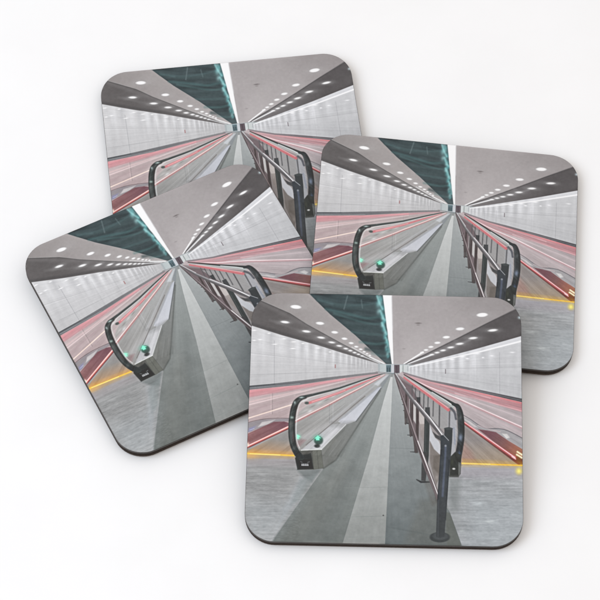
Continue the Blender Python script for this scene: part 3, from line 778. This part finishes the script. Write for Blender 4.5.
# soft tonal drift and tile courses on the side walls
wl_ = (X < 380) & (Y > wall_top_left(X) + 1) & (Y < 387 - (X - 248) * 0.115)
wr_ = (X > 404) & (Y > wall_top_right(X) + 1) & (Y < 372 + (X - 402) * 0.225)
vert = smooth_noise(np.abs(dx_) ** 0.55 * 3.2, Y / 60, 1.0, 1.0, 430, 3)
IMG += (vert * np.where(wl_ | wr_, 15, 0))[..., None]
tile = smooth_noise(ang * 85 + 500, rad / 60, 1.0, 1.0, 450, 2)
IMG += (tile * np.where(wl_ | wr_, 12, 0))[..., None]
IMG -= (np.where(wl_ | wr_, 1, 0) * np.clip((Y - 355) / 30, 0, 1) * np.clip(rad / 90, 0, 1) * 7)[..., None]

# red inks print a little muted
grey = IMG.mean(-1, keepdims=True)
red = np.clip((IMG[..., :1] - IMG[..., 1:2]) / 40, 0, 1) * np.clip((IMG[..., 2:3] - IMG[..., 1:2] + 14) / 14, 0, 1)
IMG[:] = grey + (IMG - grey) * (1 - 0.36 * red)

# photographic crispness: unsharp mask, then a little more contrast
def blur(a, k):
    o = a.copy()
    for ax in (0, 1):
        acc = np.zeros_like(o); w_ = 0
        for d in range(-k, k + 1):
            g_ = math.exp(-(d / (k * 0.55)) ** 2); acc += np.roll(o, d, ax) * g_; w_ += g_
        o = acc / w_
    return o
IMG[:] = np.clip(IMG, 0, 255)
IMG += 0.40 * (IMG - blur(IMG, 3)) + 0.20 * (IMG - blur(IMG, 12))
IMG[:] = 150 + (IMG - 150) * 1.10

# the faint mottling of an enlarged photographic print
IMG += (rng.random((N, N, 1)) - 0.5) * 5
IMG += (smooth_noise(X, Y, 2.2, 2.2, 300, 2) * 7)[..., None]
IMG = np.clip(IMG, 0, 255) / 255.0
LIN = np.where(IMG <= 0.04045, IMG / 12.92, ((IMG + 0.055) / 1.055) ** 2.4)
INK_GAIN, INK_BASE = 0.89, -0.022
LIN = np.clip(LIN * INK_GAIN + INK_BASE, 0.003, 0.93)

# ------------------------------------------------------------------ coaster parts
def print_mesh():
    me = bpy.data.meshes.new("printed_face")
    px = (U - W / 2) * S; py = (W / 2 - V) * S
    co = np.stack([px, py, np.full_like(px, T * S)], -1).reshape(-1, 3)
    idx = np.arange(N * N).reshape(N, N)
    a = idx[:-1, :-1].ravel(); b = idx[1:, :-1].ravel(); c = idx[1:, 1:].ravel(); d = idx[:-1, 1:].ravel()
    quads = np.stack([a, b, c, d], 1)
    me.vertices.add(N * N); me.vertices.foreach_set("co", co.astype(np.float32).ravel())
    nf = len(quads)
    me.loops.add(nf * 4); me.loops.foreach_set("vertex_index", quads.astype(np.int32).ravel())
    me.polygons.add(nf); me.polygons.foreach_set("loop_start", np.arange(0, nf * 4, 4, dtype=np.int32))
    me.update(calc_edges=True)
    at = me.color_attributes.new("ink", 'FLOAT_COLOR', 'POINT')
    rgba = np.ones((N * N, 4), np.float32); rgba[:, :3] = LIN.reshape(-1, 3)
    at.data.foreach_set("color", rgba.ravel())
    me.materials.append(M_PRINT)
    return me

def rounded_loop(inset, z, seg=14):
    r = RC - inset; h = W / 2 - RC; pts = []
    for sx, sy, a0 in ((1, 1, 0), (-1, 1, 90), (-1, -1, 180), (1, -1, 270)):
        for k in range(seg + 1):
            a = math.radians(a0 + 90 * k / seg)
            pts.append(((sx * h + r * math.cos(a)) * S, (sy * h + r * math.sin(a)) * S, z * S))
    return pts

def loft(name, rings, mat, cap_top=False, cap_bottom=False, smooth=True):
    verts, faces = [], []
    n = len(rings[0])
    for r in rings:
        verts += r
    for i in range(len(rings) - 1):
        for k in range(n):
            k2 = (k + 1) % n
            faces.append((i * n + k, (i + 1) * n + k, (i + 1) * n + k2, i * n + k2))
    if cap_top:
        faces.append(tuple(range(n)))
    if cap_bottom:
        faces.append(tuple(reversed([(len(rings) - 1) * n + k for k in range(n)])))
    return mesh_obj(name, verts, faces, mat, None, smooth)

def make_coaster():
    root = bpy.data.objects.new("coaster", None)
    root.empty_display_size = 2
    col.objects.link(root)
    face = bpy.data.objects.new("printed_face", print_mesh()); col.objects.link(face); face.parent = root
    rim = loft("rim", [rounded_loop(INSET, T - 0.002), rounded_loop(0.07, T - 0.02), rounded_loop(0.03, T - 0.07), rounded_loop(0.0, T - 0.14), rounded_loop(0.0, T - 0.38),
                       rounded_loop(0.0, T - 0.75), rounded_loop(0.12, T - 0.80)], M_RIM)
    rim.parent = root
    b0 = T - 0.80
    board = loft("board", [rounded_loop(0.12, b0), rounded_loop(0.03, b0 - 0.08), rounded_loop(0.03, 0.75), rounded_loop(0.10, 0.70)], M_BOARD, cap_bottom=True)
    board.parent = root
    back = loft("backing", [rounded_loop(0.25, 0.70), rounded_loop(0.12, 0.62), rounded_loop(0.12, 0.12), rounded_loop(0.3, 0.0)], M_CORK, cap_bottom=True)
    back.parent = root
    return root

def rotm(y, p, r):
    return Matrix.Rotation(y, 3, 'Z') @ Matrix.Rotation(p, 3, 'X') @ Matrix.Rotation(r, 3, 'Y')

POSES = [
    ((-22.90572, 54.98396, 3.33774, 0.11755, 0.00222, -0.0001, 1.07989),
     "printed coaster at the back left, lying flat beneath two of the others"),
    ((-38.5042, -5.75539, 5.99677, 0.472, 0.03813, -0.01458, 1.0),
     "most strongly turned printed coaster, at the far left, one corner pointing down"),
    ((52.4663, 17.52279, 6.47666, -0.07455, -0.00062, 0.0683, 1.0),
     "printed coaster at the right, turned slightly clockwise, partly under the front one"),
    ((29.53378, -54.83337, 8.98919, -0.02492, 0.12041, 0.00066, 1.0),
     "front printed coaster on top of the others, its whole picture showing"),
]
proto = make_coaster()
for i, (p, lab) in enumerate(POSES):
    if i == 0:
        o = proto
    else:
        o = proto.copy(); col.objects.link(o)
        for ch in list(proto.children):
            c = ch.copy(); col.objects.link(c); c.parent = o
    R = rotm(*p[3:6])
    n = R @ Vector((0, 0, 1))
    o.location = (Vector(p[:3]) - n * T) * S
    o.rotation_euler = R.to_euler('XYZ')
    o.scale = (1, p[6], 1)
    o["label"] = lab
    o["category"] = "coaster"
    o["group"] = "coasters printed with a tunnel picture"
